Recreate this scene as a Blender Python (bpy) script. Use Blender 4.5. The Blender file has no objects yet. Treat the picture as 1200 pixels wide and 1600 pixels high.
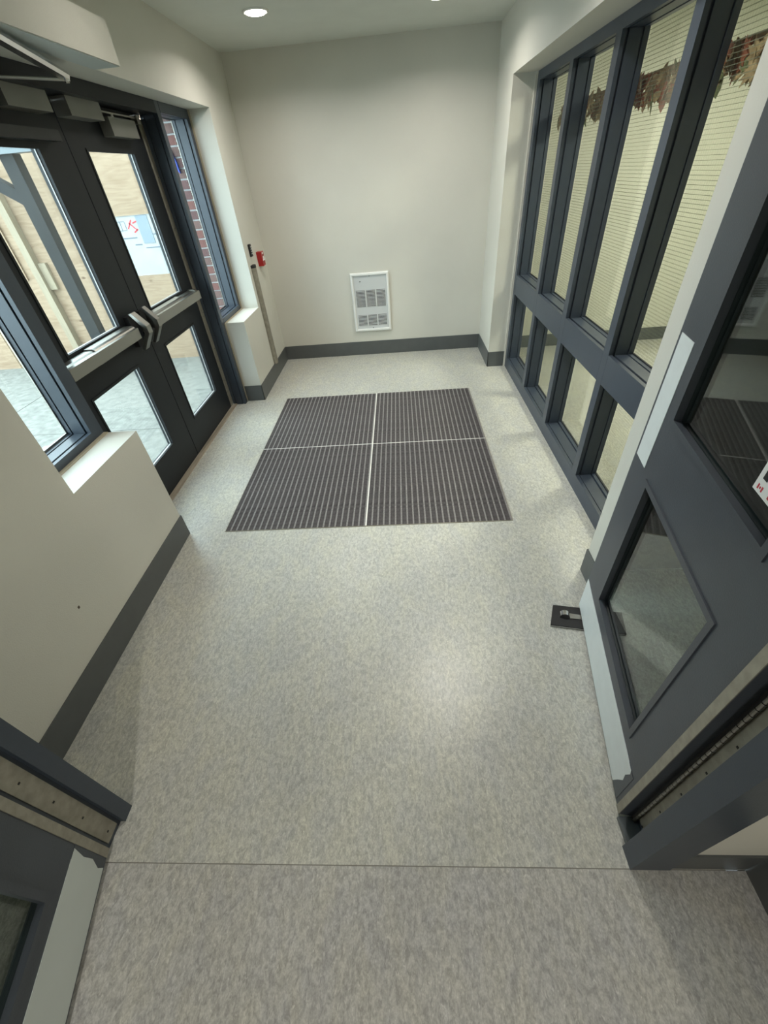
import bpy, bmesh, math, random
from mathutils import Matrix, Vector
random.seed(7)
S = bpy.context.scene
C = S.collection

# ------------------------------------------------------------------ camera
cam_d = bpy.data.cameras.new('camera'); cam = bpy.data.objects.new('camera', cam_d); C.objects.link(cam)
cam_d.sensor_fit = 'HORIZONTAL'; cam_d.sensor_width = 36.0; cam_d.lens = 641.307 / 1200 * 36
cam_d.clip_start = 0.02; cam_d.clip_end = 100
cam.matrix_world = Matrix(((0.99721925, 0.04101945, 0.06221871, 1.3999),
                           (0.02147082, 0.64134544, -0.76695178, -0.27657),
                           (-0.07136363, 0.76615497, 0.63868130, 1.68),
                           (0, 0, 0, 1)))
S.camera = cam

# ------------------------------------------------------------------ world, exposure
w = bpy.data.worlds.new('overcast_sky'); S.world = w; w.use_nodes = True
bg = w.node_tree.nodes['Background']
bg.inputs['Color'].default_value = (0.77, 0.90, 1.0, 1); bg.inputs['Strength'].default_value = 9.0
S.view_settings.view_transform = 'Standard'; S.view_settings.look = 'None'
S.view_settings.gamma = 1.0; S.view_settings.use_curve_mapping = False
S.view_settings.exposure = 0.09
S.cycles.max_bounces = 10; S.cycles.diffuse_bounces = 5; S.cycles.glossy_bounces = 5
S.cycles.transparent_max_bounces = 24; S.cycles.sample_clamp_indirect = 6
S.cycles.caustics_reflective = False; S.cycles.caustics_refractive = False
try:
    S.cycles.use_denoising = True
except Exception:
    pass

# hazy sun behind thin cloud, low over the entrance side
sd_ = bpy.data.lights.new('hazy_sun', 'SUN'); sd_.energy = 2.2; sd_.angle = math.radians(40); sd_.color = (0.90, 0.96, 1.0)
so = bpy.data.objects.new('hazy_sun', sd_); C.objects.link(so); so.location = (-6, 0, 6)
so.rotation_euler = Vector((-0.86, 0.02, 0.46)).to_track_quat('Z', 'Y').to_euler()

def ceiling_lamp(loc, power, col=(1.0, 0.955, 0.89), size=0.12, spread=154):
    d = bpy.data.lights.new('ceiling_lamp', 'AREA'); d.shape = 'DISK'; d.size = size; d.energy = power
    d.color = col; d.spread = math.radians(spread)
    o = bpy.data.objects.new('ceiling_lamp', d); C.objects.link(o); o.location = loc
    return o

# ------------------------------------------------------------------ materials
MATS = {}
def new_mat(name):
    m = bpy.data.materials.new(name); m.use_nodes = True
    return m, m.node_tree, m.node_tree.nodes['Principled BSDF']

def mat(name, col, rough=0.5, metal=0.0, bump=0.0, bscale=80.0, vary=0.0, vscale=6.0, stretch=(1, 1, 1), spec=0.5, coat=0.0):
    if name in MATS: return MATS[name]
    m, nt, b = new_mat(name)
    b.inputs['Base Color'].default_value = (*col, 1); b.inputs['Roughness'].default_value = rough
    b.inputs['Metallic'].default_value = metal; b.inputs['Specular IOR Level'].default_value = spec
    if coat: b.inputs['Coat Weight'].default_value = coat
    N = nt.nodes; L = nt.links
    tc = N.new('ShaderNodeTexCoord'); mp = N.new('ShaderNodeMapping'); mp.inputs['Scale'].default_value = stretch
    L.new(tc.outputs['Object'], mp.inputs['Vector'])
    if vary:
        n = N.new('ShaderNodeTexNoise'); n.inputs['Scale'].default_value = vscale; n.inputs['Detail'].default_value = 6
        L.new(mp.outputs[0], n.inputs['Vector'])
        r = N.new('ShaderNodeValToRGB'); r.color_ramp.elements[0].position = 0.32; r.color_ramp.elements[1].position = 0.68
        r.color_ramp.elements[0].color = (*[c * (1 - vary) for c in col], 1)
        r.color_ramp.elements[1].color = (*[min(1, c * (1 + vary)) for c in col], 1)
        L.new(n.outputs['Fac'], r.inputs[0]); L.new(r.outputs[0], b.inputs['Base Color'])
    if bump:
        n2 = N.new('ShaderNodeTexNoise'); n2.inputs['Scale'].default_value = bscale; n2.inputs['Detail'].default_value = 3
        L.new(mp.outputs[0], n2.inputs['Vector'])
        bp = N.new('ShaderNodeBump'); bp.inputs['Strength'].default_value = bump; bp.inputs['Distance'].default_value = 0.002
        L.new(n2.outputs['Fac'], bp.inputs['Height']); L.new(bp.outputs[0], b.inputs['Normal'])
    MATS[name] = m
    return m

paint = mat('wall_paint', (0.585, 0.575, 0.515), 0.6, bump=0.35, bscale=220, vary=0.03, vscale=2)
ceilm = mat('ceiling_paint', (0.60, 0.62, 0.57), 0.8, bump=0.2, bscale=150, vary=0.02)
corrm = mat('corridor_paint', (0.62, 0.625, 0.54), 0.7, bump=0.2, bscale=150, vary=0.03)
basem = mat('grey_vinyl_base', (0.085, 0.092, 0.092), 0.42, vary=0.06, vscale=12)
navy = mat('blue_grey_enamel', (0.040, 0.052, 0.070), 0.38, bump=0.15, bscale=260, vary=0.05, vscale=14)
leafp = mat('slate_enamel', (0.048, 0.057, 0.070), 0.40, bump=0.2, bscale=260, vary=0.06, vscale=9)
char = mat('charcoal_enamel', (0.010, 0.0125, 0.0150), 0.48, spec=0.3, bump=0.15, bscale=260, vary=0.08, vscale=9)
steel = mat('brushed_steel', (0.36, 0.35, 0.32), 0.32, 1.0, bump=0.1, bscale=400, stretch=(1, 1, 12))
chrome = mat('chrome', (0.75, 0.75, 0.76), 0.12, 1.0)
hinge_m = mat('dull_bronze_steel', (0.31, 0.29, 0.24), 0.45, 0.55, vary=0.15, vscale=30)
pewter = mat('pewter_cover', (0.20, 0.20, 0.18), 0.45, 0.4, vary=0.04)
black = mat('black_rubber', (0.012, 0.012, 0.013), 0.6, bump=0.2)
dark = mat('dark_gasket', (0.008, 0.009, 0.010), 0.6)
white = mat('white_film', (0.62, 0.66, 0.66), 0.45, vary=0.03, vscale=20)
whitep = mat('white_enamel', (0.78, 0.79, 0.77), 0.4)
panelg = mat('pale_grey_enamel', (0.55, 0.57, 0.57), 0.45)
louvd = mat('heater_inside', (0.035, 0.035, 0.033), 0.7)
alum = mat('bright_aluminium', (0.80, 0.79, 0.75), 0.4, 0.25, vary=0.05, vscale=60)
railm = mat('mat_rail_metal', (0.20, 0.19, 0.185), 0.55, 0.1, vary=0.35, vscale=160)
carpet = mat('mat_carpet', (0.058, 0.051, 0.052), 0.95, bump=0.9, bscale=500, vary=0.35, vscale=45)
caulk = mat('tan_caulk', (0.42, 0.37, 0.27), 0.7)
redm = mat('red_plastic', (0.36, 0.012, 0.014), 0.35)
bluem = mat('blue_tape', (0.01, 0.05, 0.42), 0.4)
wood = mat('threshold_tan', (0.30, 0.26, 0.20), 0.6, vary=0.3, vscale=30, stretch=(1, .1, 1))
concrete = mat('pale_concrete', (0.155, 0.155, 0.140), 0.9, bump=0.5, bscale=60, vary=0.22, vscale=14)
postm = mat('painted_steel_post', (0.013, 0.016, 0.018), 0.65, spec=0.2, vary=0.15, vscale=5)
pine = mat('pine_lumber', (0.25, 0.205, 0.14), 0.7, vary=0.10, vscale=10, stretch=(6, 6, .5))
mortar = mat('pale_mortar', (0.55, 0.56, 0.56), 0.9, bump=0.5)
wrap = mat('white_sheathing', (0.34, 0.35, 0.35), 0.6, bump=0.4, bscale=20, vary=0.08, vscale=6)
inkg = mat('grey_ink', (0.10, 0.13, 0.17), 0.6)
inkr = mat('red_ink', (0.50, 0.03, 0.05), 0.6)
inkb = mat('black_ink', (0.01, 0.01, 0.01), 0.6)
tapeb = mat('blue_grey_tape', (0.17, 0.22, 0.26), 0.5)
bricks_m = [mat('brick_%s' % n, c, 0.85, bump=0.6, bscale=90, vary=0.15, vscale=20) for n, c in
            (('red', (0.20, 0.085, 0.070)), ('plum', (0.15, 0.075, 0.070)), ('brown', (0.175, 0.10, 0.085)))]
leaf_m = [mat('leaf_%s' % n, c, 0.7, vary=0.3, vscale=18) for n, c in
          (('rust', (0.26, 0.075, 0.035)), ('brown', (0.21, 0.125, 0.06)), ('olive', (0.12, 0.13, 0.05)), ('tan', (0.36, 0.25, 0.13)))]

def plywood():
    m, nt, b = new_mat('plywood_sheet'); N = nt.nodes; L = nt.links
    tc = N.new('ShaderNodeTexCoord'); mp = N.new('ShaderNodeMapping'); mp.inputs['Scale'].default_value = (1.2, 1, 9)
    L.new(tc.outputs['Object'], mp.inputs['Vector'])
    n = N.new('ShaderNodeTexNoise'); n.inputs['Scale'].default_value = 3.2; n.inputs['Detail'].default_value = 7; n.inputs['Distortion'].default_value = 1.2
    L.new(mp.outputs[0], n.inputs['Vector'])
    r = N.new('ShaderNodeValToRGB'); e = r.color_ramp.elements
    e[0].position = 0.3; e[0].color = (0.225, 0.150, 0.092, 1); e[1].position = 0.62; e[1].color = (0.31, 0.225, 0.150, 1)
    L.new(n.outputs['Fac'], r.inputs[0])
    # dark knots
    mp2 = N.new('ShaderNodeMapping'); mp2.inputs['Scale'].default_value = (3.6, 1, 6.5); L.new(tc.outputs['Object'], mp2.inputs['Vector'])
    v = N.new('ShaderNodeTexVoronoi'); v.inputs['Scale'].default_value = 1.15; L.new(mp2.outputs[0], v.inputs['Vector'])
    r2 = N.new('ShaderNodeValToRGB'); r2.color_ramp.elements[0].position = 0.06; r2.color_ramp.elements[0].color = (0.25, 0.13, 0.07, 1)
    r2.color_ramp.elements[1].position = 0.13; r2.color_ramp.elements[1].color = (1, 1, 1, 1)
    L.new(v.outputs['Distance'], r2.inputs[0])
    mx = N.new('ShaderNodeMix'); mx.data_type = 'RGBA'; mx.blend_type = 'MULTIPLY'; mx.inputs[0].default_value = 0.8
    L.new(r.outputs[0], mx.inputs[6]); L.new(r2.outputs[0], mx.inputs[7]); L.new(mx.outputs[2], b.inputs['Base Color'])
    b.inputs['Roughness'].default_value = 0.8
    return m
ply = plywood()

def lino(name, c0, c1, c2):
    m, nt, b = new_mat(name); N = nt.nodes; L = nt.links
    tc = N.new('ShaderNodeTexCoord')
    def noise(scale, st, det=5, dist=0.0):
        mp = N.new('ShaderNodeMapping'); mp.inputs['Scale'].default_value = st; L.new(tc.outputs['Object'], mp.inputs['Vector'])
        n = N.new('ShaderNodeTexNoise'); n.inputs['Scale'].default_value = scale; n.inputs['Detail'].default_value = det
        n.inputs['Distortion'].default_value = dist; L.new(mp.outputs[0], n.inputs['Vector']); return n
    a = noise(52, (1.6, 0.85, 1), 9, 0.8)
    r = N.new('ShaderNodeValToRGB'); e = r.color_ramp.elements
    e[0].position = 0.36; e[0].color = (*c0, 1); e[1].position = 0.62; e[1].color = (*c2, 1)
    k = e.new(0.49); k.color = (*c1, 1)
    L.new(a.outputs['Fac'], r.inputs[0])
    s = noise(85, (1.9, 0.75, 1), 6, 1.0)                       # pale flecks
    r2 = N.new('ShaderNodeValToRGB'); r2.color_ramp.elements[0].position = 0.60; r2.color_ramp.elements[0].color = (0, 0, 0, 1)
    r2.color_ramp.elements[1].position = 0.70; r2.color_ramp.elements[1].color = (0.60, 0.60, 0.60, 1); L.new(s.outputs['Fac'], r2.inputs[0])
    mx = N.new('ShaderNodeMix'); mx.data_type = 'RGBA'; L.new(r2.outputs[0], mx.inputs[0])
    L.new(r.outputs[0], mx.inputs[6]); mx.inputs[7].default_value = (*[min(1, c * 1.35) for c in c2], 1)
    fine = noise(240, (1.2, 0.8, 1), 3)                         # fine grain
    rf = N.new('ShaderNodeValToRGB'); rf.color_ramp.elements[0].position = 0.36; rf.color_ramp.elements[0].color = (0.87, 0.87, 0.87, 1)
    rf.color_ramp.elements[1].position = 0.64; rf.color_ramp.elements[1].color = (1.10, 1.10, 1.10, 1); L.new(fine.outputs['Fac'], rf.inputs[0])
    mf = N.new('ShaderNodeMix'); mf.data_type = 'RGBA'; mf.blend_type = 'MULTIPLY'; mf.inputs[0].default_value = 1
    L.new(mx.outputs[2], mf.inputs[6]); L.new(rf.outputs[0], mf.inputs[7])
    mid = noise(9, (1.6, 0.8, 1), 5, 0.6)                       # warm and cool clouds
    rm = N.new('ShaderNodeValToRGB'); rm.color_ramp.elements[0].position = 0.35; rm.color_ramp.elements[0].color = (0.95, 0.955, 0.97, 1)
    rm.color_ramp.elements[1].position = 0.68; rm.color_ramp.elements[1].color = (1.04, 1.03, 0.97, 1); L.new(mid.outputs['Fac'], rm.inputs[0])
    mm2 = N.new('ShaderNodeMix'); mm2.data_type = 'RGBA'; mm2.blend_type = 'MULTIPLY'; mm2.inputs[0].default_value = 1
    L.new(mf.outputs[2], mm2.inputs[6]); L.new(rm.outputs[0], mm2.inputs[7]); mx = mm2
    big = noise(2.2, (1, 1, 1), 4)                              # broad dull patches
    r3 = N.new('ShaderNodeValToRGB'); r3.color_ramp.elements[0].position = 0.3; r3.color_ramp.elements[0].color = (0.90, 0.90, 0.90, 1)
    r3.color_ramp.elements[1].position = 0.7; r3.color_ramp.elements[1].color = (1, 1, 1, 1); L.new(big.outputs['Fac'], r3.inputs[0])
    m2 = N.new('ShaderNodeMix'); m2.data_type = 'RGBA'; m2.blend_type = 'MULTIPLY'; m2.inputs[0].default_value = 1
    L.new(mx.outputs[2], m2.inputs[6]); L.new(r3.outputs[0], m2.inputs[7]); L.new(m2.outputs[2], b.inputs['Base Color'])
    b.inputs['Roughness'].default_value = 0.36
    bp = N.new('ShaderNodeBump'); bp.inputs['Strength'].default_value = 0.08; bp.inputs['Distance'].default_value = 0.001
    L.new(a.outputs['Fac'], bp.inputs['Height']); L.new(bp.outputs[0], b.inputs['Normal'])
    return m
lino_a = lino('marbled_linoleum', (0.40, 0.40, 0.37), (0.48, 0.48, 0.445), (0.56, 0.56, 0.51))
lino_b = lino('marbled_linoleum_greyer', (0.35, 0.345, 0.33), (0.43, 0.425, 0.405), (0.51, 0.505, 0.48))

def glass(name, tint=(0.90, 0.95, 0.93), wired=False):
    m = bpy.data.materials.new(name); m.use_nodes = True; nt = m.node_tree; N = nt.nodes; L = nt.links
    N.remove(N['Principled BSDF']); out = N['Material Output']
    t = N.new('ShaderNodeBsdfTransparent'); t.inputs[0].default_value = (*tint, 1)
    g = N.new('ShaderNodeBsdfGlossy'); g.inputs['Roughness'].default_value = 0.02; g.inputs[0].default_value = (1, 1, 1, 1)
    f = N.new('ShaderNodeFresnel')
    gb = N.new('ShaderNodeNewGeometry'); io = N.new('ShaderNodeMapRange')      # exit faces use the inverse index, no false total reflection
    io.inputs['To Min'].default_value = 1.45; io.inputs['To Max'].default_value = 1 / 1.45
    L.new(gb.outputs['Backfacing'], io.inputs['Value']); L.new(io.outputs[0], f.inputs[0])
    mx = N.new('ShaderNodeMixShader'); L.new(f.outputs[0], mx.inputs[0]); L.new(t.outputs[0], mx.inputs[1]); L.new(g.outputs[0], mx.inputs[2])
    last = mx
    if wired:
        geo = N.new('ShaderNodeNewGeometry'); sep = N.new('ShaderNodeSeparateXYZ'); L.new(geo.outputs['Position'], sep.inputs[0])
        mn = []
        for ax in ('Y', 'Z'):
            d = N.new('ShaderNodeMath'); d.operation = 'PINGPONG'; d.inputs[1].default_value = 0.0075
            L.new(sep.outputs[ax], d.inputs[0])
            c = N.new('ShaderNodeMath'); c.operation = 'LESS_THAN'; c.inputs[1].default_value = 0.00022 if ax == 'Y' else 0.00042
            L.new(d.outputs[0], c.inputs[0]); mn.append(c)
        mm = N.new('ShaderNodeMath'); mm.operation = 'MAXIMUM'; L.new(mn[0].outputs[0], mm.inputs[0]); L.new(mn[1].outputs[0], mm.inputs[1])
        wb = N.new('ShaderNodeBsdfDiffuse'); wb.inputs[0].default_value = (0.17, 0.18, 0.13, 1)
        m3 = N.new('ShaderNodeMixShader'); L.new(mm.outputs[0], m3.inputs[0]); L.new(mx.outputs[0], m3.inputs[1]); L.new(wb.outputs[0], m3.inputs[2]); last = m3
    L.new(last.outputs[0], out.inputs['Surface'])
    return m
glass_c = glass('clear_glass'); glass_w = glass('wired_glass', (0.96, 0.975, 0.945), True)
glass_d = glass('door_glass', (0.80, 0.87, 0.85))

def emis(name, col, s):
    m = bpy.data.materials.new(name); m.use_nodes = True; b = m.node_tree.nodes['Principled BSDF']
    b.inputs['Base Color'].default_value = (*col, 1); b.inputs['Emission Color'].default_value = (*col, 1); b.inputs['Emission Strength'].default_value = s
    return m
lampm = emis('lamp_lens', (1.0, 0.93, 0.80), 14)

# ------------------------------------------------------------------ helpers
WORLD = {}
def wpos(o):
    p = Vector((0, 0, 0))
    while o is not None: p += o.location; o = o.parent
    return p
def tag(o, label=None, cat=None, group=None, kind=None):
    for k, v in (('label', label), ('category', cat), ('group', group), ('kind', kind)):
        if v: o[k] = v
    return o
def thing(name, loc, label, cat, group=None, kind=None):
    o = bpy.data.objects.new(name, None); C.objects.link(o); o.location = loc; o.empty_display_size = 0.1
    return tag(o, label, cat, group, kind)
def obj(name, bm, m, parent=None, label=None, bevel=0.0, seg=1, smooth=False, **kw):
    """bm holds world coordinates; the object's origin goes to its own base centre"""
    if bevel:
        ed = [e for e in bm.edges if e.calc_length() > bevel * 2.5 and len(e.link_faces) == 2 and e.calc_face_angle(0) > 0.5]
        bmesh.ops.bevel(bm, geom=ed, offset=bevel, segments=seg, affect='EDGES', clamp_overlap=True)
    xs = [v.co.x for v in bm.verts]; ys = [v.co.y for v in bm.verts]; zs = [v.co.z for v in bm.verts]
    c = Vector(((min(xs) + max(xs)) / 2, (min(ys) + max(ys)) / 2, min(zs)))
    for v in bm.verts: v.co -= c
    me = bpy.data.meshes.new(name); bm.to_mesh(me); bm.free()
    for mm in (m if isinstance(m, (list, tuple)) else [m]): me.materials.append(mm)
    if smooth:
        for p in me.polygons: p.use_smooth = True
    o = bpy.data.objects.new(name, me); C.objects.link(o)
    if parent is not None:
        o.parent = parent; o.location = c - wpos(parent)
    else:
        o.location = c
    if label: o['label'] = label
    for k, v in kw.items():
        if v: o[{'cat': 'category'}.get(k, k)] = v
    return o
def box(bm, x0, x1, y0, y1, z0, z1, T=None, mi=0):
    v = [bm.verts.new(Vector(p) if T is None else T(*p)) for p in
         ((x0, y0, z0), (x1, y0, z0), (x1, y1, z0), (x0, y1, z0), (x0, y0, z1), (x1, y0, z1), (x1, y1, z1), (x0, y1, z1))]
    fs = [bm.faces.new([v[i] for i in q]) for q in ((0, 3, 2, 1), (4, 5, 6, 7), (0, 1, 5, 4), (1, 2, 6, 5), (2, 3, 7, 6), (3, 0, 4, 7))]
    for f in fs: f.material_index = mi
    return fs
def prism(bm, pts, axis_vec, T=None):
    """extrude a closed polygon of 3-D points along axis_vec"""
    a = [bm.verts.new(Vector(p)) for p in pts]; b = [bm.verts.new(Vector(p) + Vector(axis_vec)) for p in pts]
    n = len(pts); bm.faces.new(a[::-1]); bm.faces.new(b)
    for i in range(n): bm.faces.new((a[i], a[(i + 1) % n], b[(i + 1) % n], b[i]))
    bmesh.ops.recalc_face_normals(bm, faces=bm.faces)
def tube(bm, p0, p1, r, n=14, r1=None):
    p0, p1 = Vector(p0), Vector(p1); d = p1 - p0; r1 = r if r1 is None else r1
    M = Matrix.Translation((p0 + p1) / 2) @ d.to_track_quat('Z', 'Y').to_matrix().to_4x4()
    bmesh.ops.create_cone(bm, cap_ends=True, segments=n, radius1=r, radius2=r1, depth=d.length, matrix=M)
def B(*boxes, T=None):
    bm = bmesh.new()
    for b in boxes: box(bm, *b, T=T)
    if T is not None: bmesh.ops.recalc_face_normals(bm, faces=bm.faces)
    return bm
def struct(name, bm, m, label, cat, **k): return obj(name, bm, m, None, label, kind='structure', cat=cat, **k)

H = 2.515; W = 2.286; L_ = 4.708
# ================================================================== floors
struct('floor', B((-0.272, 2.47, 0.0015, L_, -0.06, 0.0), (2.47, 4.9, 0.0015, 4.62, -0.06, 0.0)), lino_a,
       'marbled grey linoleum floor of the vestibule around the ribbed mat', 'floor')
struct('floor', B((-0.4, 2.37, -2.6, -0.0015, -0.06, 0.0)), lino_b,
       'greyer marbled linoleum floor on the camera side of the floor seam', 'floor')
struct('trim_1', B((0.20, 2.30, -0.0015, 0.0015, -0.05, -0.0012)), mat('seam_weld', (0.26, 0.25, 0.225), 0.6),
       'thin dark welded seam between the two linoleum floors', 'seam')
# ================================================================== walls, ceiling
struct('ceiling', B((-0.17, 5.0, -2.6, L_ + .1, H, H + 0.08)), ceilm, 'plain grey white ceiling with recessed round lights', 'ceiling')
struct('wall_back', B((-0.17, 2.46, L_, L_ + 0.15, -0.05, H)), paint, 'cream painted wall at the far end with the vent heater', 'wall')
bm = B((-0.17, 0, 0.16, 1.063, -0.05, H), (-0.17, 0, 1.063, 1.603, -0.05, 0.733), (-0.17, 0, 1.063, 4.079, 2.142, H),
       (-0.17, 0, 3.576, 4.079, -0.05, 0.733), (-0.17, 0, 4.079, L_, -0.05, H))
wl = struct('wall_left', bm, paint, 'cream wall with low sills beside the black glazed entrance doors', 'wall')
obj('caulk_bead', B((-0.176, -0.150, 1.063, 1.60, 0.732, 0.7375)), caulk, wl, 'tan caulk line on the near sill')
obj('caulk_bead', B((-0.176, -0.156, 3.58, 4.079, 0.732, 0.7375)), caulk, wl, 'tan caulk line on the far sill')
obj('caulk_bead', B((-0.180, -0.160, 4.071, 4.0795, 0.735, 2.14)), caulk, wl, 'tan caulk line beside the far sidelight')
obj('caulk_bead', B((-0.185, -0.168, 3.566, 3.577, 0.0, 0.733)), caulk, wl, 'tan caulk line down the end of the low wall')
obj('scuff', B((-0.001, 0.0006, 0.755, 0.765, 0.36, 0.372)), mat('scuff_dark', (0.09, 0.07, 0.05), 0.8), wl, 'small dark chip in the paint')
# exterior leaf of the left wall
struct('wall_outside', B((-0.45, -0.172, -2.6, 1.515, -0.3, 0.72), (-0.45, -0.172, -2.6, 1.0, 0.72, 2.9), (-0.45, -0.172, 0.9, 4.1, 2.15, 2.9),
                         (-0.45, -0.172, 3.58, 4.10, -0.3, 0.72), (-0.45, -0.172, 4.10, 5.1, -0.3, 2.9)), mortar,
       'outer face of the entrance wall beyond the glazed doors', 'wall')
br = thing('wall_brick_return', (-0.42, 4.06, -0.02), 'red brick return seen through the narrow far sidelight', 'wall', kind='structure')
obj('mortar_bed', B((-0.50, -0.303, 4.036, 4.10, 0.0, 2.6)), mortar, br)
bme = []
for mm in bricks_m:
    b_ = bmesh.new(); box(b_, 0, 1, 0, 1, 0, 1)
    me = bpy.data.meshes.new('brick'); b_.to_mesh(me); b_.free(); me.materials.append(mm); bme.append(me)
for c in range(37):
    z = 0.03 + c * 0.0685
    x = -0.306
    if c % 2 == 0:
        spans = [(-0.306 - 0.095, 0.095)]; x = -0.306 - 0.105
    else: spans = []; x = -0.306
    while x > -0.49:
        ln = min(0.19, x + 0.505); spans.append((x - ln, ln)); x -= ln + 0.011
    for (a, ln) in spans:
        if ln < 0.03: continue
        o = bpy.data.objects.new('brick', random.choice(bme)); C.objects.link(o); o.parent = br
        o.scale = (ln, 0.022, 0.057); o.location = Vector((a, 4.023 + random.uniform(-.001, .001), z)) - br.location
# right wall: far pier + header + pier beside the open door
struct('wall_right', B((W, 2.60, 4.088, L_, -0.05, H), (W, 2.60, 1.2, 4.088, 2.150, H)), paint,
       'cream wall above and beyond the wide right hand window', 'wall')
pier = struct('wall_pier', B((W, W + 0.085, 1.085, 1.2, -0.05, H), (W + .085, 2.465, 1.196, 1.2, -0.05, H)), paint,
              'narrow cream wall end between the window and the open door', 'wall')
struct('wall_header', B((0.0, 0.245, 0.0, 0.157, -0.05, H), (0.245, 2.137, 0.02, 0.157, 2.19, H), (2.137, 2.36, 0.008, 0.15, -0.05, H)), paint,
       'cream wall around the inner doorway', 'wall')
struct('wall_lobby', B((2.362, 2.45, -2.6, 0.0, -0.05, H), (-0.17, 2.45, -2.7, -2.6, -0.05, H), (-0.17, -0.0, -2.6, 0.16, -0.05, H)), paint,
       'cream walls of the room on the near side of the doorway', 'wall')
struct('wall_corridor', B((2.60, 4.9, 4.60, 4.70, -0.05, H), (4.9, 5.0, -0.1, 4.7, -0.05, H), (2.36, 4.9, -0.1, 0.008, -0.05, H),
                          (2.60, 4.9, 1.23, 1.30, -0.05, H)), corrm,
       'pale wall of the corridor beyond the wired glass window', 'wall')
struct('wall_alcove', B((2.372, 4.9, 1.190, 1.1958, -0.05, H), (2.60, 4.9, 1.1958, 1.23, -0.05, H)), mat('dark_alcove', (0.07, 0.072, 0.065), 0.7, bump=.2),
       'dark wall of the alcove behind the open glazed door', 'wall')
# baseboards
hb = 0.150
bb = mat
def base(name, boxes, label, bev=0.002): return struct(name, B(*boxes), basem, label, 'baseboard', bevel=bev)
base('baseboard_back', [(0.004, W, L_ - 0.006, L_ + 0.001, 0.0, hb)], 'dark grey vinyl baseboard under the vent heater')
base('baseboard_left', [(-0.001, 0.006, 0.16, 1.609, 0.0, hb), (-0.168, 0.0055, 1.6025, 1.609, 0.0, hb)], 'dark grey vinyl baseboard under the near window sill')
base('baseboard_left', [(-0.001, 0.006, 3.570, L_ - .006, 0.0, hb), (-0.168, 0.0055, 3.570, 3.5765, 0.0, hb)], 'dark grey vinyl baseboard below the metal channel and far sill')
base('baseboard_right', [(W - 0.006, W + 0.001, 4.082, L_ - .006, 0.0, hb), (W - .0055, 2.462, 4.082, 4.0885, 0.0, hb)], 'dark grey vinyl baseboard wrapping the far right pier')
base('baseboard_right', [(W - 0.006, W + 0.001, 1.080, 1.206, 0.0, hb), (W - .0055, 2.46, 1.1995, 1.206, 0.0, hb)],
     'short dark grey baseboard on the wall end by the open door')
base('baseboard_lobby', [(2.138, 2.362, 0.002, 0.0085, 0.0, hb)], 'short dark baseboard in the corner outside the inner doorway')
base('baseboard_lobby', [(2.3555, 2.3625, -2.5, 0.002, 0.0, hb)], 'dark baseboard running away along the side wall of the near room')
base('baseboard_corridor', [(2.60, 4.9, 4.594, 4.6005, 0.0, 0.13)], 'dark baseboard of the corridor seen through the wired glass')
struct('trim_2', B((2.447, 2.466, 4.078, 4.0885, 0.0, 2.15)), mat('cream_bead', (0.62, 0.60, 0.52), 0.5),
       'thin pale bead between the far pier and the window frame', 'trim')

# ================================================================== entrance mat
mx0, mx1, my0, my1, mxc, myc = 0.237, 2.017, 1.613, 3.558, 1.127, 2.594
em = thing('entrance_mat', (mxc, myc, 0), 'dark ribbed entrance mat of four panels set in the floor', 'mat')
obj('edge_frame', B((mx0 - .004, mx0, my0 - .004, my1 + .004, 0.0, .0035), (mx1, mx1 + .004, my0 - .004, my1 + .004, 0.0, .0035),
                    (mx0, mx1, my0 - .004, my0, 0.0, .0035), (mx0, mx1, my1, my1 + .004, 0.0, .0035)), hinge_m, em)
def shared(name, dims, m):
    b_ = bmesh.new(); box(b_, -dims[0] / 2, dims[0] / 2, -dims[1] / 2, dims[1] / 2, 0, dims[2])
    me = bpy.data.meshes.new(name); b_.to_mesh(me); b_.free(); me.materials.append(m); return me
NR = 24
for (x0, x1) in ((mx0, mxc - .004), (mxc + .004, mx1)):
    for (y0, y1) in ((my0, myc - .003), (myc + .003, my1)):
        pn = obj('mat_panel', B((x0, x1, y0, y1, 0.0, 0.0012)), dark, em)
        p = (x1 - x0) / NR; cs = shared('carpet_strip', (p * .70, y1 - y0, .0042), carpet); rs = shared('metal_rail', (p * .26, y1 - y0, .0036), railm)
        base_p = wpos(pn)
        for i in range(NR):
            for me, nm, off in ((cs, 'carpet_strip', .37), (rs, 'metal_rail', .87)):
                o = bpy.data.objects.new(nm, me); C.objects.link(o); o.parent = pn
                o.location = Vector((x0 + (i + off) * p, (y0 + y1) / 2, 0.0006)) - base_p
obj('divider_strip', B((mxc - .004, mxc + .004, my0, my1, 0.0, .0062)), alum, em, 'bright metal strip running lengthwise')
obj('divider_strip', B((mx0, mxc - .004, myc - .003, myc + .003, 0.0, .0060), (mxc + .004, mx1, myc - .003, myc + .003, 0.0, .0060)), alum, em, 'bright metal strip running across')

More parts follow.
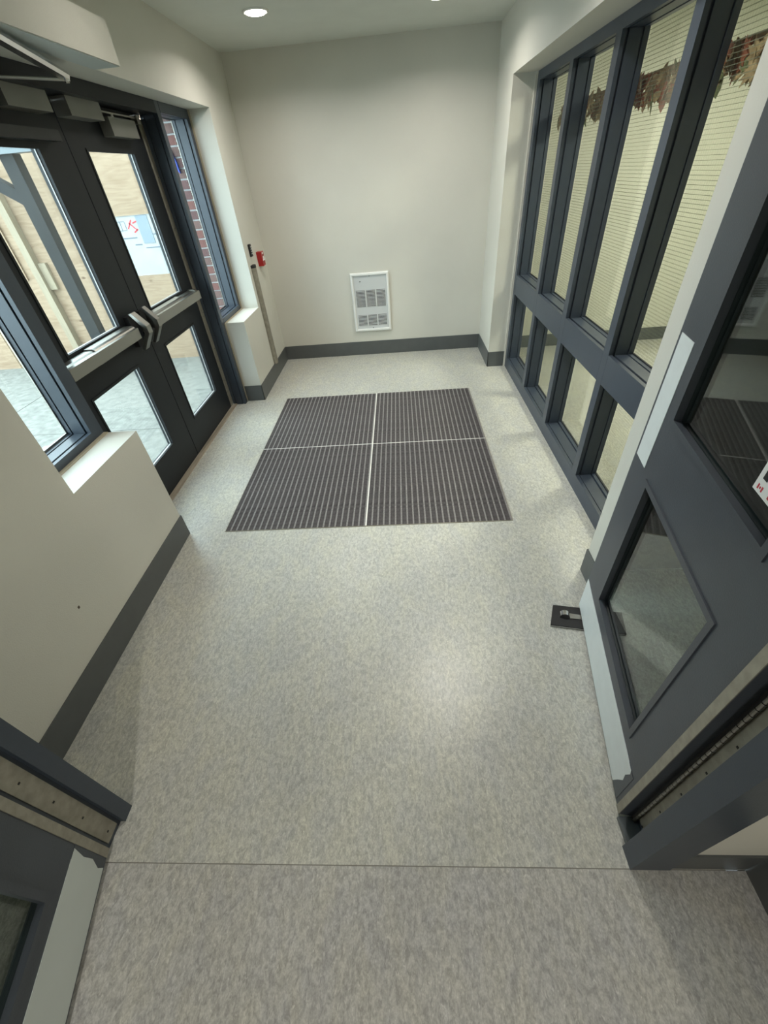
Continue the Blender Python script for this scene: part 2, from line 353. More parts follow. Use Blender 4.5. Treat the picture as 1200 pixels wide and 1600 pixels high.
# ================================================================== wall heater
ht = thing('wall_heater', (1.072, L_, 0.268), 'white framed wall heater with six louvred grilles on far wall', 'heater')
hx0, hx1, hz0, hz1 = 0.868, 1.278, 0.268, 0.858
fr = 0.028
bm = bmesh.new()
yb, yf, yi = L_ - 0.0005, L_ - 0.030, L_ - 0.012
def ring(bm, o, i, yo, yi_):  # bevelled picture-frame ring
    O = [(o[0], yo, o[2]), (o[1], yo, o[2]), (o[1], yo, o[3]), (o[0], yo, o[3])]
    I = [(i[0], yi_, i[2]), (i[1], yi_, i[2]), (i[1], yi_, i[3]), (i[0], yi_, i[3])]
    return O, I
loops = []
for (e, y) in ((0, yb), (0, yf + .008), (0.008, yf), (fr - .006, yf), (fr, yi)):
    loops.append([bm.verts.new((x, y, z)) for (x, z) in ((hx0 + e, hz0 + e), (hx1 - e, hz0 + e), (hx1 - e, hz1 - e), (hx0 + e, hz1 - e))])
for a, b_ in zip(loops, loops[1:]):
    for i in range(4): bm.faces.new((a[i], a[(i + 1) % 4], b_[(i + 1) % 4], b_[i]))
bmesh.ops.recalc_face_normals(bm, faces=bm.faces)
obj('heater_frame', bm, whitep, ht)
# face plate with six openings
cols = [(0.912, 1.012), (1.024, 1.124), (1.136, 1.234)]; rows = [(0.325, 0.440), (0.520, 0.690)]
bm = bmesh.new(); px0, px1, pz0, pz1 = hx0 + fr - .003, hx1 - fr + .003, hz0 + fr - .003, hz1 - fr + .003
ya, yb2 = L_ - 0.016, L_ - 0.010
zz = [pz0, rows[0][0], rows[0][1], rows[1][0], rows[1][1], pz1]
for (a, b_) in ((zz[0], zz[1]), (zz[2], zz[3]), (zz[4], zz[5])): box(bm, px0, px1, ya, yb2, a, b_)
for (a, b_) in rows:
    for (u, v) in ((px0, cols[0][0]), (cols[0][1], cols[1][0]), (cols[1][1], cols[2][0]), (cols[2][1], px1)): box(bm, u, v, ya, yb2, a, b_)
obj('face_plate', bm, panelg, ht)
obj('dark_cavity', B((px0 + .01, px1 - .01, L_ - .0095, L_ - .001, pz0 + .01, pz1 - .01)), louvd, ht)
for (a, b_) in rows:
    n = 9 if b_ - a < .13 else 13
    for (u, v) in cols:
        bm = bmesh.new()
        for i in range(n):
            z = a + (i + .5) * (b_ - a) / n
            prism(bm, [(u, L_ - .019, z - .0032), (u, L_ - .0178, z - .0032), (u, L_ - .0128, z + .0008), (u, L_ - .0142, z + .0008)], (v - u, 0, 0))
        obj('grille', bm, panelg, ht)
obj('screw', B((1.068, 1.076, L_ - .0175, L_ - .015, pz1 - .012, pz1 - .005)), louvd, ht)
obj('screw', B((1.068, 1.076, L_ - .0175, L_ - .015, pz0 + .006, pz0 + .013)), louvd, ht)
bm = bmesh.new(); tube(bm, (0.968, L_ - .0155, 0.777), (0.968, L_ - .0225, 0.777), 0.0055)
obj('thermostat_stem', bm, louvd, ht)

# ================================================================== left wall small things
rc = thing('wall_channel', (0.0, 4.19, 0.15), 'tall grey metal channel with dark cap on the left wall', 'channel')
bm = bmesh.new(); pts = []
for i in range(9):
    a = math.pi * i / 8; pts.append((0.014 + 0.022 * math.sin(a), 4.188 - 0.042 * math.cos(a), 0.15))
prism(bm, [(0.0005, 4.146, 0.15)] + pts + [(0.0005, 4.230, 0.15)], (0, 0, 0.905))
obj('channel_body', bm, hinge_m, rc)
bm = bmesh.new()
prism(bm, [(0.0005, 4.144, 1.055)] + [(p[0] + .001, 4.188 + (p[1] - 4.188) * 1.06, 1.055) for p in pts] + [(0.0005, 4.232, 1.055)], (0, 0, 0.022))
obj('channel_cap', bm, black, rc)
kp = thing('door_keypad', (0.0, 4.225, 1.14), 'small black keypad on the left wall above the metal channel', 'keypad')
bm = B((0.0005, 0.020, 4.203, 4.245, 1.142, 1.238)); obj('keypad_body', bm, black, kp, bevel=0.008, seg=3, smooth=False)
for r in range(4):
    for q_ in range(2):
        y = 4.213 + q_ * 0.017; z = 1.160 + r * 0.018
        obj('key_button', B((0.0195, 0.0225, y, y + .008, z, z + .008)), panelg, kp)
rs_ = thing('fire_alarm_station', (0.0, 4.46, 1.03), 'red fire alarm pull station with white marks on left wall', 'alarm')
obj('alarm_box', B((0.0005, 0.050, 4.415, 4.50, 1.030, 1.150)), redm, rs_, bevel=0.003)
bm = bmesh.new()
prism(bm, [(0.0505, 4.428, 1.075), (0.0505, 4.487, 1.075), (0.0505, 4.472, 1.088), (0.0505, 4.466, 1.110), (0.0505, 4.449, 1.110), (0.0505, 4.443, 1.088)], (0.006, 0, 0))
obj('pull_handle', bm, whitep, rs_, 'white T shaped pull handle')
obj('lettering_band', B((0.0495, 0.0512, 4.440, 4.475, 1.128, 1.142)), whitep, rs_, 'white lettering on the red box')
obj('key_slot', B((0.0495, 0.0515, 4.455, 4.475, 1.114, 1.122)), inkb, rs_)

# boxed housing above the entrance doors with its arm
hs = thing('door_operator', (0.065, 1.75, 2.142), 'boxed cream housing with chrome arm above the entrance doors', 'door operator')
obj('operator_housing', B((0.0005, 0.130, 0.95, 2.52, 2.142, 2.285)), paint, hs, bevel=0.003)
obj('operator_underside', B((0.004, 0.126, 0.955, 2.515, 2.139, 2.1425)), mat('daylight_tint', (0.50, 0.55, 0.54), 0.5), hs)  # housing underside: bluish daylight put into the colour of a thin plate
E1 = Vector((-0.035, 2.31, 2.098))
A0 = Vector((0.120, 1.60, 2.124))
bm = bmesh.new(); d = (E1 - A0).normalized(); sd = d.cross(Vector((0, 0, 1))).normalized()
pr = [A0 + sd * .015 + Vector((0, 0, .013)), A0 - sd * .015 + Vector((0, 0, .013)), A0 - sd * .021, A0 - sd * .015 - Vector((0, 0, .013)), A0 + sd * .015 - Vector((0, 0, .013)), A0 + sd * .021]
prism(bm, pr, E1 - A0); obj('main_arm', bm, chrome, hs, 'chrome arm')
bm = bmesh.new(); tube(bm, E1 + Vector((0, 0, -.018)), E1 + Vector((0, 0, .014)), .014, 18); tube(bm, E1 + Vector((0, 0, -.024)), E1 + Vector((0, 0, -.018)), .009, 6)
obj('elbow_joint', bm, chrome, hs)
bm = bmesh.new(); tube(bm, E1 + Vector((0, 0, -.012)), (-0.215, 2.00, 2.074), .0055, 10); obj('forearm_rod', bm, steel, hs)
bm = bmesh.new(); tube(bm, (0.105, 1.60, 2.10), (0.105, 1.60, 2.142), .018, 18); obj('spindle', bm, steel, hs)

# ================================================================== storefront glazing (left: entrance, right: corridor window)
def profile_v(sx, xf, y0, y1, z0, z1, near=True, far=True, deep=0.125):
    """vertical member: thin front lip, slightly narrower body, glazing stop. sx=-1 left wall, +1 right wall"""
    f = lambda d: xf + sx * d
    def bx(a, b_, ya, yb_): lo, hi = sorted((f(a), f(b_))); return (lo, hi, ya, yb_, z0, z1)
    return B(bx(0, .020, y0, y1), bx(.020, .032, y0 + .012, y1 - .012), bx(.032, .094, y0 + .001, y1 - .001),
             bx(.094, .100, y0 + .007, y1 - .007), bx(.100, deep, y0 - .001, y1 + .001))
def profile_h(sx, xf, y0, y1, z0, z1, deep=0.125, front=0.0):
    f = lambda d: xf + sx * d
    def bx(a, b_, za, zb): lo, hi = sorted((f(a), f(b_))); return (lo, hi, y0, y1, za, zb)
    return B(bx(front, .020, z0, z1), bx(.020, .034, z0 + .012, z1 - .012), bx(.034, .094, z0 + .001, z1 - .001),
             bx(.094, .100, z0 + .007, z1 - .007), bx(.100, deep, z0 - .001, z1 + .001))
def pane(parent, sx, xf, y0, y1, z0, z1, g, d=.127):
    a, b_ = sorted((xf + sx * d, xf + sx * (d + .006)))
    obj('glass_pane', B((a, b_, y0 - .004, y1 + .004, z0 - .004, z1 + .004)), g, parent)
# right window
XR = 2.465
wr = thing('window_1', (XR, 2.64, 0), 'tall blue grey framed window wall of wired glass on the right', 'window', kind='structure')
obj('sill_rail', B((XR, XR + .02, 1.20, 4.079, 0.0, 0.100), (XR + .02, XR + .026, 1.20, 4.079, 0.0, .094), (XR + .026, XR + .094, 1.20, 4.079, 0.0, .099),
                   (XR + .094, XR + .10, 1.2, 4.079, 0, .092), (XR + .10, XR + .135, 1.2, 4.079, 0, .106)), navy, wr, bevel=.0015)
obj('head_rail', profile_h(1, XR, 1.20, 4.079, 2.098, 2.150), navy, wr)
vs = [(1.195, 1.25), (1.910, 1.975), (2.610, 2.680), (3.285, 3.350), (4.015, 4.079)]
for i, (a, b_) in enumerate(vs):
    obj('side_frame' if i in (0, 4) else 'mullion', profile_v(1, XR, a, b_, 0.100, 2.098), navy, wr)
for (a, b_) in zip(vs, vs[1:]):
    y0, y1 = a[1] + .0015, b_[0] - .0015
    obj('transom_bar', profile_h(1, XR, y0, y1, 0.700, 0.856), navy, wr)
    pane(wr, 1, XR, y0, y1, 0.106, 0.699, glass_w); pane(wr, 1, XR, y0, y1, 0.857, 2.097, glass_w)
    obj('glazing_gasket', B((XR + .120, XR + .127, y0, y1, 0.1061, 0.112), (XR + .120, XR + .127, y0, y1, 0.857, 0.863)), dark, wr)
# left window frames
XL = -0.173
w2 = thing('window_2', (XL, 1.29, .735), 'near sidelight in a blue grey frame above the near sill', 'window', kind='structure')
obj('sill_rail', profile_h(-1, XL, 1.0, 1.522, 0.7335, 0.775), navy, w2)
obj('head_rail', profile_h(-1, XL, 1.0, 1.522, 2.085, 2.142), navy, w2)
obj('mullion', profile_v(-1, XL, 1.522, 1.600, 0.0, 2.142), navy, w2)
obj('side_frame', profile_v(-1, XL, 1.0, 1.068, 0.775, 2.085), navy, w2)
pane(w2, -1, XL, 1.068, 1.522, .777, 2.083, glass_c)
obj('glazing_gasket', B((XL - .127, XL - .122, 1.515, 1.521, .777, 2.083), (XL - .127, XL - .121, 1.07, 1.514, .777, .785)), steel, w2, 'pale metal bead')
w3 = thing('window_3', (XL, 3.8, .735), 'narrow far sidelight in a blue grey frame showing brick', 'window', kind='structure')
obj('sill_rail', profile_h(-1, XL, 3.566, 4.020, 0.7335, 0.775), navy, w3)
obj('head_rail', profile_h(-1, XL, 3.566, 4.020, 2.085, 2.142), navy, w3)
obj('mullion', profile_v(-1, XL, 3.505, 3.559, 0.0, 2.142), navy, w3)
obj('side_frame', profile_v(-1, XL, 4.020, 4.078, 0.7335, 2.142), navy, w3)
pane(w3, -1, XL, 3.566, 4.020, .777, 2.083, glass_c)
obj('glazing_gasket', B((XL - .127, XL - .123, 4.014, 4.019, .777, 2.083), (XL - .127, XL - .121, 3.57, 4.01, .777, .785)), steel, w3, 'pale metal bead')
# door frame head + threshold
tf = thing('trim_3', (XL, 2.55, 0), 'dark door frame head and threshold of the entrance doors', 'door frame', kind='structure')
obj('frame_head', B((-0.300, XL, 1.601, 3.504, 2.078, 2.142), (-0.38, -0.300, 1.601, 3.504, 2.064, 2.142)), char, tf, bevel=.002)
obj('threshold', B((-0.40, -0.262, 1.601, 3.504, -0.02, 0.010)), wood, tf, bevel=.003)

# ------------------------------------------------------------------ entrance doors
def rect_ring(u0, u1, z0, z1, w_, n0, n1, mp):
    return B((u0, u0 + w_, n0, n1, z0, z1), (u1 - w_, u1, n0, n1, z0, z1), (u0 + w_, u1 - w_, n0, n1, z0, z0 + w_), (u0 + w_, u1 - w_, n0, n1, z1 - w_, z1), T=mp)
def leaf(root, mp, s0, s1, z0, z1, lites, m, g, th=.045, bead=.018, beadm=None):
    """slab with openings; n=0 is the visible face, +n goes into the slab"""
    us = [l[0:2] for l in lites]; a0, a1 = us[0]
    bx = [(s0, a0, 0, th, z0, z1), (a1, s1, 0, th, z0, z1)]
    zs_ = sorted([l[2:4] for l in lites]); zc = z0
    for (p, q_) in zs_: bx.append((a0, a1, 0, th, zc, p)); zc = q_
    bx.append((a0, a1, 0, th, zc, z1))
    obj('door_panel', B(*bx, T=mp), m, root)
    for (p, q_, c_, d_) in lites:
        obj('glazing_bead', rect_ring(p - .004, q_ + .004, c_ - .004, d_ + .004, bead, -.004, .010, mp), beadm or m, root)
        obj('glazing_bead', rect_ring(p, q_, c_, d_, bead * .55, .010, .019, mp), beadm or m, root)
        obj('glass_pane', B((p, q_, .020, .026, c_, d_), T=mp), g, root)
XD = -0.30
d1 = thing('door_1', (XD, 2.08, .012), 'dark glazed entrance door nearer the near sidelight with long steel push bar', 'door', kind='structure')
mp = lambda s, n, z: Vector((XD - n, s, z))
leaf(d1, mp, 1.606, 2.557, .012, 2.060, [(1.79, 2.316, .255, .832), (1.79, 2.316, 1.062, 1.885)], char, glass_c, beadm=char, bead=.014)
d2 = thing('door_2', (XD, 3.03, .012), 'dark glazed entrance door nearer the far wall with grey closer box', 'door', kind='structure')
leaf(d2, mp, 2.565, 3.462, .012, 2.060, [(2.712, 3.250, .255, .832), (2.712, 3.250, 1.062, 1.885)], char, glass_c, beadm=char, bead=.014)
stripm = mat('grey_aluminium', (0.42, 0.42, 0.42), 0.4, 0.3)
for dd, a, b_ in ((d1, 1.79, 2.316), (d2, 2.712, 3.25)):
    for (c_, e_) in ((.255, .832), (1.062, 1.885)):
        obj('glazing_strip', B((XD - .0195, XD - .014, b_ - .0135, b_ - .0085, c_ + .008, e_ - .008), (XD - .0195, XD - .008, a + .01, b_ - .021, c_ + .008, c_ + .012)), stripm, dd, 'bright metal glazing strip')
obj('hinge_plate', B((XD - .010, XD + .003, 3.440, 3.503, .015, 2.055)), hinge_m, d2, 'full height bronze grey hinge plate')
for z in [0.25 + .3 * i for i in range(7)]:
    obj('screw', B((XD + .003, XD + .0045, 3.480, 3.486, z, z + .006)), inkb, d2)
def exit_bar(dd, ya, yb_, seam, plate_y, housing_first):
    xb, xf = XD + .001, -0.222
    r = obj('exit_bar', B((xb, xf + .018, ya + .004, yb_ - .004, .992, 1.050)), steel, dd, 'brushed steel exit bar')
    def sub(nm, y0, y1, e=0.0):
        bm = bmesh.new(); z0, z1 = .984 - e, 1.058 + e
        prism(bm, [(xb + .012, y0, z0), (xf - .010, y0, z0), (xf + e, y0, z0 + .012), (xf + e, y0, z1 - .022), (xf - .008, y0, z1 - .006), (xf - .020, y0, z1), (xb + .012, y0, z1)], (0, y1 - y0, 0))
        return obj(nm, bm, steel, r)
    if housing_first: sub('end_cap', ya, ya + .030, .003); sub('bar_housing', ya + .034, seam - .006, -.002); sub('push_pad', seam, yb_, .005)
    else: sub('push_pad', ya, seam - .006, .005); sub('bar_housing', seam, yb_ - .034, -.002); sub('end_cap', yb_ - .030, yb_, .003)
    bm = bmesh.new()
    P = [(-.262, 1.118), (-.242, 1.122), (-.176, 1.044), (-.176, 1.000), (-.242, .904), (-.262, .908), (-.206, 1.004), (-.206, 1.038)]
    prism(bm, [(x, plate_y[0], z) for x, z in P], (0, plate_y[1] - plate_y[0], 0)); obj('latch_cover', bm, steel, r, 'bent steel latch cover', bevel=.0015)
    obj('latch_case', B((XD + .001, -.268, plate_y[0] - .004, plate_y[1] + .004, .925, 1.10)), black, r, 'black latch case')
    obj('screw', B((xf + .0005, xf + .002, seam + (-.055 if housing_first else .05), seam + (-.049 if housing_first else .056), 1.012, 1.018)), inkb, r)
exit_bar(d1, 1.636, 2.330, 1.905, (2.375, 2.425), True)
exit_bar(d2, 2.60, 3.345, 3.09, (2.520, 2.562), False)
obj('latch_bolt', B((-.262, -.225, 2.455, 2.475, .995, 1.035)), steel, d1)
obj('closer_track', B((XD + .001, -.246, 1.64, 2.44, 1.903, 1.945)), mat('black_enamel', (0.010, 0.011, 0.012), .3), d1, 'black horizontal track near the top', bevel=.006, seg=2)
cl = obj('door_closer', B((XD + .001, -.236, 2.955, 3.268, 1.945, 2.030)), pewter, d2, 'grey metal door closer box', bevel=.003)
bm = bmesh.new()
tube(bm, (-.262, 3.05, 2.030), (-.262, 3.05, 2.052), .012, 12); box(bm, -.268, -.256, 2.82, 3.36, 2.046, 2.054); box(bm, -.285, -.245, 3.33, 3.37, 2.02, 2.064)
obj('closer_arm', bm, steel, cl)
hb1 = struct  # header-mounted covers
t1 = thing('lock_housing', (-.255, 2.28, 2.003), 'grey metal box under the door head, farther from the closer box', 'box', group=None)
obj('housing_cover', B((-.299, -.218, 2.120, 2.420, 2.003, 2.0775)), pewter, t1, bevel=.002)
t2 = thing('lock_housing', (-.255, 2.72, 2.003), 'grey metal box under the door head, next to the closer box', 'box', group=None)
obj('housing_cover', B((-.299, -.218, 2.565, 2.870, 2.003, 2.0775)), pewter, t2, bevel=.002)

# ================================================================== inner doorway frame
tfm = thing('trim_4', (1.19, 0.08, 0), 'blue grey metal frame of the inner double doorway', 'door frame', kind='structure')
obj('jamb', B((2.022, 2.137, -0.002, 0.055, 0, 2.185), (2.090, 2.137, 0.055, 0.157, 0, 2.185)), navy, tfm, bevel=.0025)
obj('jamb', B((0.2460, 0.366, 0.111, 0.157, 0, 2.185), (0.2460, 0.348, -0.002, 0.111, 0, 2.185)), navy, tfm, bevel=.0025)
obj('frame_head', B((0.366, 2.022, 0.0, 0.157, 2.135, 2.185)), navy, tfm)
obj('stop_base', B((2.034, 2.0895, 0.0555, 0.128, 0, .018)), mat('pale_slate_enamel', (0.11, 0.125, 0.13), 0.4), tfm, 'paler block at the foot of the jamb')

def swing_leaf(name, P0, ang, label, full_lites, s_h=0.0):
    root = thing(name, (P0[0], P0[1], 0.0), label, 'door', kind='structure')
    u = Vector((math.cos(ang), math.sin(ang), 0)); nrm = Vector((-math.sin(ang), math.cos(ang), 0))
    base_v = Vector((P0[0], P0[1], 0))
    mp_ = lambda s, n, z: base_v + u * s - nrm * n + Vector((0, 0, z))
    leaf(root, mp_, s_h, 0.812, .022, 2.115, full_lites, leafp, glass_d, beadm=leafp, bead=.020)
    obj('hinge_cover', B((s_h - .002, s_h + .024, -.0025, 0.0, .022, 2.11), T=mp_), hinge_m, root, 'bronze grey hinge cover strip')
    return root, mp_
lites = [(.110, .656, .255, .856), (.110, .656, 1.062, 1.93)]
angR = math.atan2(.984, .180)
d3, mR = swing_leaf('door_3', (2.045, .17), angR, 'slate grey glazed inner door held open against the right wall', lites, -.036)
# kick plate with a painted over corner near the hinge
bm = bmesh.new(); pts = [(.012, .026), (.808, .026), (.808, .203), (.020, .203)]
c_pts = [mR(s, -.0020, z) for s, z in [(.060, .026), (.808, .026), (.808, .205), (.030, .205), (.024, .19), (.036, .15), (.030, .12), (.046, .075)]]
prism(bm, c_pts, (mR(0, 0, 0) - mR(0, -.0022, 0)) * .8); obj('kick_plate', bm, white, d3, 'white kick plate')
obj('kick_plate', B((.006, .055, -.0012, 0, .024, .205), T=mR), leafp, d3, 'grey painted end of the kick plate')
obj('edge_plate', B((.703, .796, -.0016, 0, .873, 1.270), T=mR), white, d3, 'white plate beside the lock edge')
# sticker on the upper glass
stk = obj('sticker', B((.013, .261, .0165, .0195, 1.124, 1.29), T=mR), whitep, d3, 'white paper notice on the glass')
SN = .0160
obj('flag_mark', B((.2455, .2495, SN, .0166, 1.131, 1.142), (.2315, .2355, SN, .0166, 1.131, 1.142), (.2385, .2425, SN, .0166, 1.134, 1.139), T=mR), inkr, stk, 'small red and white flag')
obj('text_line', B(*[(.203 - i * .012, .210 - i * .012, SN, .0166, 1.132, 1.139) for i in range(10)], T=mR), inkr, stk, 'line of small red print')
obj('black_bar', B((.232, .2475, SN, .0166, 1.155, 1.174), (.183, .225, SN, .0166, 1.160, 1.170), T=mR), inkb, stk, 'black printed block')
obj('text_line', B(*[(.150 - i * .012, .247 - i * .012, SN, .0166, 1.190 + i * .014, 1.194 + i * .014) for i in range(5)], T=mR), inkg, stk, 'lines of grey print')
# continuous hinge at the open side
obj('hinge_jamb_plate', B((2.0835, 2.0902, 0.056, 0.112, .05, 2.11)), hinge_m, d3, 'bronze grey hinge plate with screws')
for i in range(14):
    z = .05 + i * .155
    obj('screw', B((2.0822, 2.0836, 0.090, 0.095, z, z + .006)), inkb, d3)
bm = bmesh.new(); tube(bm, (0, 0, 0), (0, 0, .0235), .0055, 10); kme = bpy.data.meshes.new('hinge_knuckle'); bm.to_mesh(kme); bm.free(); kme.materials.append(steel)
for i in range(80):
    o = bpy.data.objects.new('hinge_knuckle', kme); C.objects.link(o); o.parent = d3
    o.location = Vector((2.0790, .1160, .022 + i * .026)) - wpos(d3)
obj('hinge_edge_plate', B((2.0765, 2.0785, .118, .136, .022, 2.11)), black, d3, 'dark hinge flange')
# left leaf
angL = math.atan2(-.973, .232)
d4, mL = swing_leaf('door_4', (.360, .030), angL, 'slate grey glazed inner door swung toward the near room', [(.146, .690, .250, .856), (.146, .690, 1.062, 1.93)])
bm = bmesh.new()
prism(bm, [mL(s, -.0020, z) for s, z in [(.050, .030), (.80, .030), (.80, .206), (.034, .206), (.044, .15), (.040, .10), (.056, .06)]], (mL(0, 0, 0) - mL(0, -.0022, 0)) * .8)
obj('kick_plate', bm, mat('white_film_left', (0.52, 0.56, 0.54), 0.5, vary=.03), d4, 'white kick plate')
obj('kick_plate', B((.024, .060, -.0012, 0, .024, .206), T=mL), leafp, d4, 'grey painted end of the kick plate')
obj('hinge_jamb_plate', B((.3475, .351, .045, .100, .02, 2.11)), hinge_m, d4, 'bronze grey hinge plate with screws')
for i in range(14):
    z = .05 + i * .155
    obj('screw', B((.351, .3522, .068, .074, z, z + .006)), inkb, d4)

# floor pad under the open door
ds = thing('door_stop', (2.2, .89, 0), 'black floor pad with chrome clamp under the open grey door', 'door stop')
a_, b2, c2, d2_ = Vector((2.030, .862, 0)), Vector((2.072, .972, 0)), Vector((2.370, .918, 0)), Vector((2.344, .803, 0))
def slab(z0, z1, k=1.0):
    bm = bmesh.new(); ce = (a_ + b2 + c2 + d2_) / 4
    prism(bm, [ce + (p - ce) * k + Vector((0, 0, z0)) for p in (a_, d2_, c2, b2)], (0, 0, z1 - z0)); return bm
obj('rubber_foot', slab(0.0, .004), black, ds)
obj('edge_layer', slab(.004, .0075, .997), whitep, ds, 'pale layer between the black ones')
obj('top_pad', slab(.0075, .0145), black, ds)
bm = bmesh.new(); ux = (d2_ - a_).normalized(); uy = Vector((-ux.y, ux.x, 0))
lc = a_ + ux * .065 + uy * .060
arc = [(math.cos(math.radians(t)) , math.sin(math.radians(t))) for t in range(0, 181, 20)]
outer = [lc + ux * (.022 * c_) + Vector((0, 0, .0145 + .026 * s_)) for c_, s_ in arc]; inner = [lc + ux * (.018 * c_) + Vector((0, 0, .0145 + .022 * s_)) for c_, s_ in arc[::-1]]
prism(bm, [p - uy * .012 for p in outer + inner], uy * .024); obj('clamp_loop', bm, chrome, ds, 'chrome loop')
bm = bmesh.new(); q0 = lc + ux * .024 + Vector((0, 0, .0145)); 
prism(bm, [q0 - uy * .014, q0 + ux * .150 - uy * .008, q0 + ux * .150 + uy * .008, q0 + uy * .014], (0, 0, .004)); obj('clamp_tongue', bm, steel, ds, 'flat steel tongue')

# ================================================================== ceiling lights
def downlight(x, y, label, power, group=None):
    t = thing('ceiling_light', (x, y, H), label, 'light', group)
    bm = bmesh.new()
    n = 28; prof = [(.083, 0), (.083, -.006), (.074, -.009), (.066, -.003), (.064, .012)]
    rings = [[bm.verts.new((x + r * math.cos(2 * math.pi * i / n), y + r * math.sin(2 * math.pi * i / n), H + dz)) for i in range(n)] for r, dz in prof]
    for a, b_ in zip(rings, rings[1:]):
        for i in range(n): bm.faces.new((a[i], a[(i + 1) % n], b_[(i + 1) % n], b_[i]))
    obj('trim_ring', bm, whitep, t, smooth=True)
    bm = bmesh.new(); bmesh.ops.create_cone(bm, cap_ends=True, segments=n, radius1=.058, radius2=.066, depth=.012, matrix=Matrix.Translation((x, y, H - .007)))
    obj('lens', bm, lampm, t)
    l = ceiling_lamp((x, y, H - .020), power); l.parent = t; l.location = (0, 0, -.020)
    return t
downlight(0.55, 3.76, 'glowing round ceiling light near the far left corner', 9)
downlight(1.72, 3.86, 'glowing round ceiling light cut by the top of the picture', 9.5)
downlight(0.60, 2.25, 'added round fill light over the mat beside the entrance doors', 2.5, 'ceiling lights overhead behind the picture top')  # added weak fill lamp, no real fitting known on this side
downlight(1.70, 1.90, 'round ceiling light over the mat beside the wired glass window', 18, 'ceiling lights overhead behind the picture top')
downlight(1.1, -1.6, 'added unseen round fill light in the near room', 22)  # added lamp out of view, brightens the floor on the camera side
cl_ = thing('corridor_light', (3.7, 2.9, H), 'flat square ceiling panel light in the corridor', 'light')
obj('diffuser', B((3.4, 4.0, 2.6, 3.2, H - .03, H - .001)), emis('corridor_diffuser', (1.0, 0.97, 0.80), 1.0), cl_)
l = ceiling_lamp((3.7, 2.9, H - .04), 60, (1.0, 0.97, 0.82), 0.5, 180); l.parent = cl_; l.location = (0, 0, -.04)

# ================================================================== leaf garland behind the wired glass
ga = thing('leaf_garland', (2.66, 2.6, 1.80), 'autumn leaf garland in rust and olive hung behind the wired glass', 'garland')
obj('header_tape', B((2.668, 2.672, 1.36, 4.05, 1.925, 1.953)), leaf_m[1], ga)
outl = [(0, -1), (.18, -.55), (.62, -.75), (.48, -.30), (1.0, -.05), (.62, .12), (.72, .50), (.30, .38), (0, 1.0), (-.30, .38), (-.72, .50), (-.62, .12), (-1.0, -.05), (-.48, -.30), (-.62, -.75), (-.18, -.55)]
outl2 = [(0, -1), (.32, -.6), (.45, -.1), (.35, .4), (0, 1), (-.35, .4), (-.45, -.1), (-.32, -.6)]
lms = []
for mm in leaf_m:
    for ol in (outl, outl2):
        bm = bmesh.new(); prism(bm, [(0, a * .045, b_ * .052) for a, b_ in ol], (.0018, 0, 0))
        me = bpy.data.meshes.new('leaf'); bm.to_mesh(me); bm.free(); me.materials.append(mm); lms.append(me)
for i in range(280):
    o = bpy.data.objects.new('leaf', lms[random.choice([0, 1, 2, 2, 3, 3, 3, 5, 6, 7, 7])]); C.objects.link(o); o.parent = ga
    y = 1.40 + 2.62 * (i + random.random()) / 280
    o.location = Vector((2.655 - random.random() * .02, y, random.choice([1.85, 1.87, 1.89, 1.91, 1.92]) + random.uniform(-.008, .008))) - ga.location
    o.rotation_euler = (random.uniform(0, 6.28), random.uniform(-.3, .3), random.uniform(-.4, .4)); s = random.uniform(.75, 1.1); o.scale = (1, s, s)

# ================================================================== outside
gr = thing('ground', (-2.4, 2.0, -0.1), 'pale concrete paving in slabs outside the entrance', 'ground', kind='structure')
xs_ = [-6.0, -4.5, -2.73, -0.452]; ys_ = [-3.0, -0.6, 1.25, 3.12, 5.2]
for xa, xb in zip(xs_, xs_[1:]):
    for ya, yb_ in zip(ys_, ys_[1:]):
        obj('paving_slab', B((xa + .004, xb - .004, ya + .004, yb_ - .004, -0.10, -0.02)), concrete, gr)
obj('paving_slab', B((-0.452, -0.403, 1.5, 3.58, -0.10, -0.02)), concrete, gr)
obj('joint_bed', B((-6, -.43, -3, 5.2, -.14, -.035)), mat('joint_dark', (.07, .07, .065), .9), gr)
hd = thing('hoarding', (-2.6, 5.15, -.02), 'plywood hoarding standing across the concrete outside the entrance', 'hoarding')
def sheet(nm, x0, x1, z0, z1, y=5.10, m=ply, lab=None): return obj(nm, B((x0, x1, y, y + .018, z0, z1)), m, hd, lab)
sheet('plywood_sheet', -1.93, -0.62, 1.50, 2.72); sheet('plywood_sheet', -1.93, -0.62, -.02, .935)
sheet('plywood_sheet', -2.50, -1.934, 1.245, 2.72); sheet('plywood_sheet', -2.50, -1.934, -.02, 1.2448)
sheet('plywood_sheet', -3.72, -2.504, 1.245, 2.10, 5.104); sheet('plywood_sheet', -3.72, -2.504, -.02, 1.2448, 5.104)
sheet('plywood_sheet', -5.3, -3.724, -.02, 1.9, 5.098)
sheet('plywood_sheet', -3.22, -2.96, 0.98, 1.75, 5.08)
wp = sheet('sheathing_board', -1.93, -0.62, .936, 1.499, 5.112, wrap, 'white sheathing board with red and grey printing')
obj('tape_strip', B((-1.43, -1.30, 5.106, 5.113, 1.24, 1.495)), tapeb, wp, 'blue grey tape strip')
random.seed(3)
for (x, z, w_, h_, mm) in ((-1.62, 1.37, .10, .006, inkg), (-1.62, 1.45, .10, .006, inkg), (-1.62, 1.41, .006, .08, inkg), (-1.57, 1.41, .006, .07, inkg)):
    obj('printed_mark', B((x - w_ / 2, x + w_ / 2, 5.1095, 5.113, z - h_ / 2, z + h_ / 2)), mm, wp, 'grey printed line')
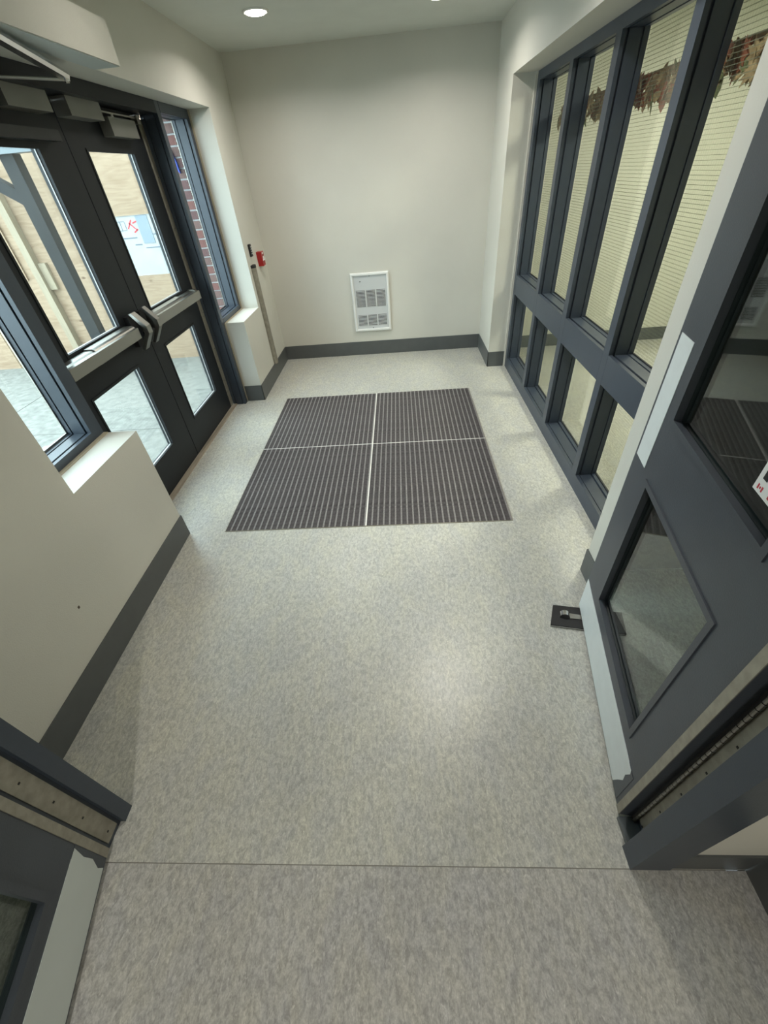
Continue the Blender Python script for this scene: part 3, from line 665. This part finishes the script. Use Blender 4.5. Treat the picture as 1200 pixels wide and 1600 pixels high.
for (x, z, a, l_) in ((-1.52, 1.42, .9, .10), (-1.49, 1.40, -.8, .10), (-1.45, 1.44, .3, .07), (-1.23, 1.45, 1.2, .06), (-1.20, 1.47, .4, .05), (-1.47, 1.36, .5, .06)):
    bm = bmesh.new(); c_, s_ = math.cos(a) * l_ / 2, math.sin(a) * l_ / 2; n_ = Vector((-s_, 0, c_)).normalized() * .006
    prism(bm, [Vector((x - c_, 5.1095, z - s_)) - n_, Vector((x + c_, 5.1095, z + s_)) - n_, Vector((x + c_, 5.1095, z + s_)) + n_, Vector((x - c_, 5.1095, z - s_)) + n_], (0, .003, 0))
    obj('printed_mark', bm, inkr, wp, 'red printed stroke')
for (x, z, l_) in ((-1.60, 1.30, .22), (-1.25, 1.32, .14), (-1.35, 1.20, .16), (-1.5, 1.235, .08)):
    obj('printed_mark', B((x - l_ / 2, x + l_ / 2, 5.1095, 5.113, z - .006, z + .004)), inkg, wp, 'grey printed line')
obj('stud', B((-2.815, -2.735, 5.02, 5.10, -.02, 2.0)), pine, hd); obj('stud', B((-3.25, -3.19, 5.03, 5.078, -.02, 2.0)), pine, hd)
obj('wood_block', B((-2.733, -2.645, 5.06, 5.10, .87, 1.14)), pine, hd)
obj('stud', B((-1.9, -1.84, 5.13, 5.2, -.02, 2.7)), pine, hd)
cp = thing('canopy_post', (-2.1, 4.6, -.02), 'dark steel post with diagonal brace carrying a grey beam outside', 'post')
obj('post', B((-2.165, -2.035, 4.545, 4.655, -.02, 2.03)), postm, cp, bevel=.003)
obj('beam', B((-3.6, -1.80, 4.50, 4.62, 2.03, 2.14)), mat('grey_beam', (0.10, 0.12, 0.13), .5), cp, bevel=.003)
bm = bmesh.new(); prism(bm, [(-2.165, 4.56, 1.66), (-2.165, 4.56, 1.78), (-2.55, 4.56, 2.03), (-2.72, 4.56, 2.03)], (0, .08, 0)); obj('brace', bm, postm, cp)
obj('base_plate', B((-2.2, -2.0, 4.51, 4.69, -.0205, -.008)), postm, cp)
bt = thing('blue_tape_flag', (-.37, 4.02, 1.80), 'bright blue tape flag on the brick seen through far sidelight', 'tape')
bm = bmesh.new(); prism(bm, [(-.400, 4.0, 1.90), (-.372, 4.0, 1.93), (-.348, 4.0, 1.85), (-.342, 4.0, 1.775), (-.362, 4.0, 1.80)], (0, .021, 0)); obj('tape', bm, bluem, bt)
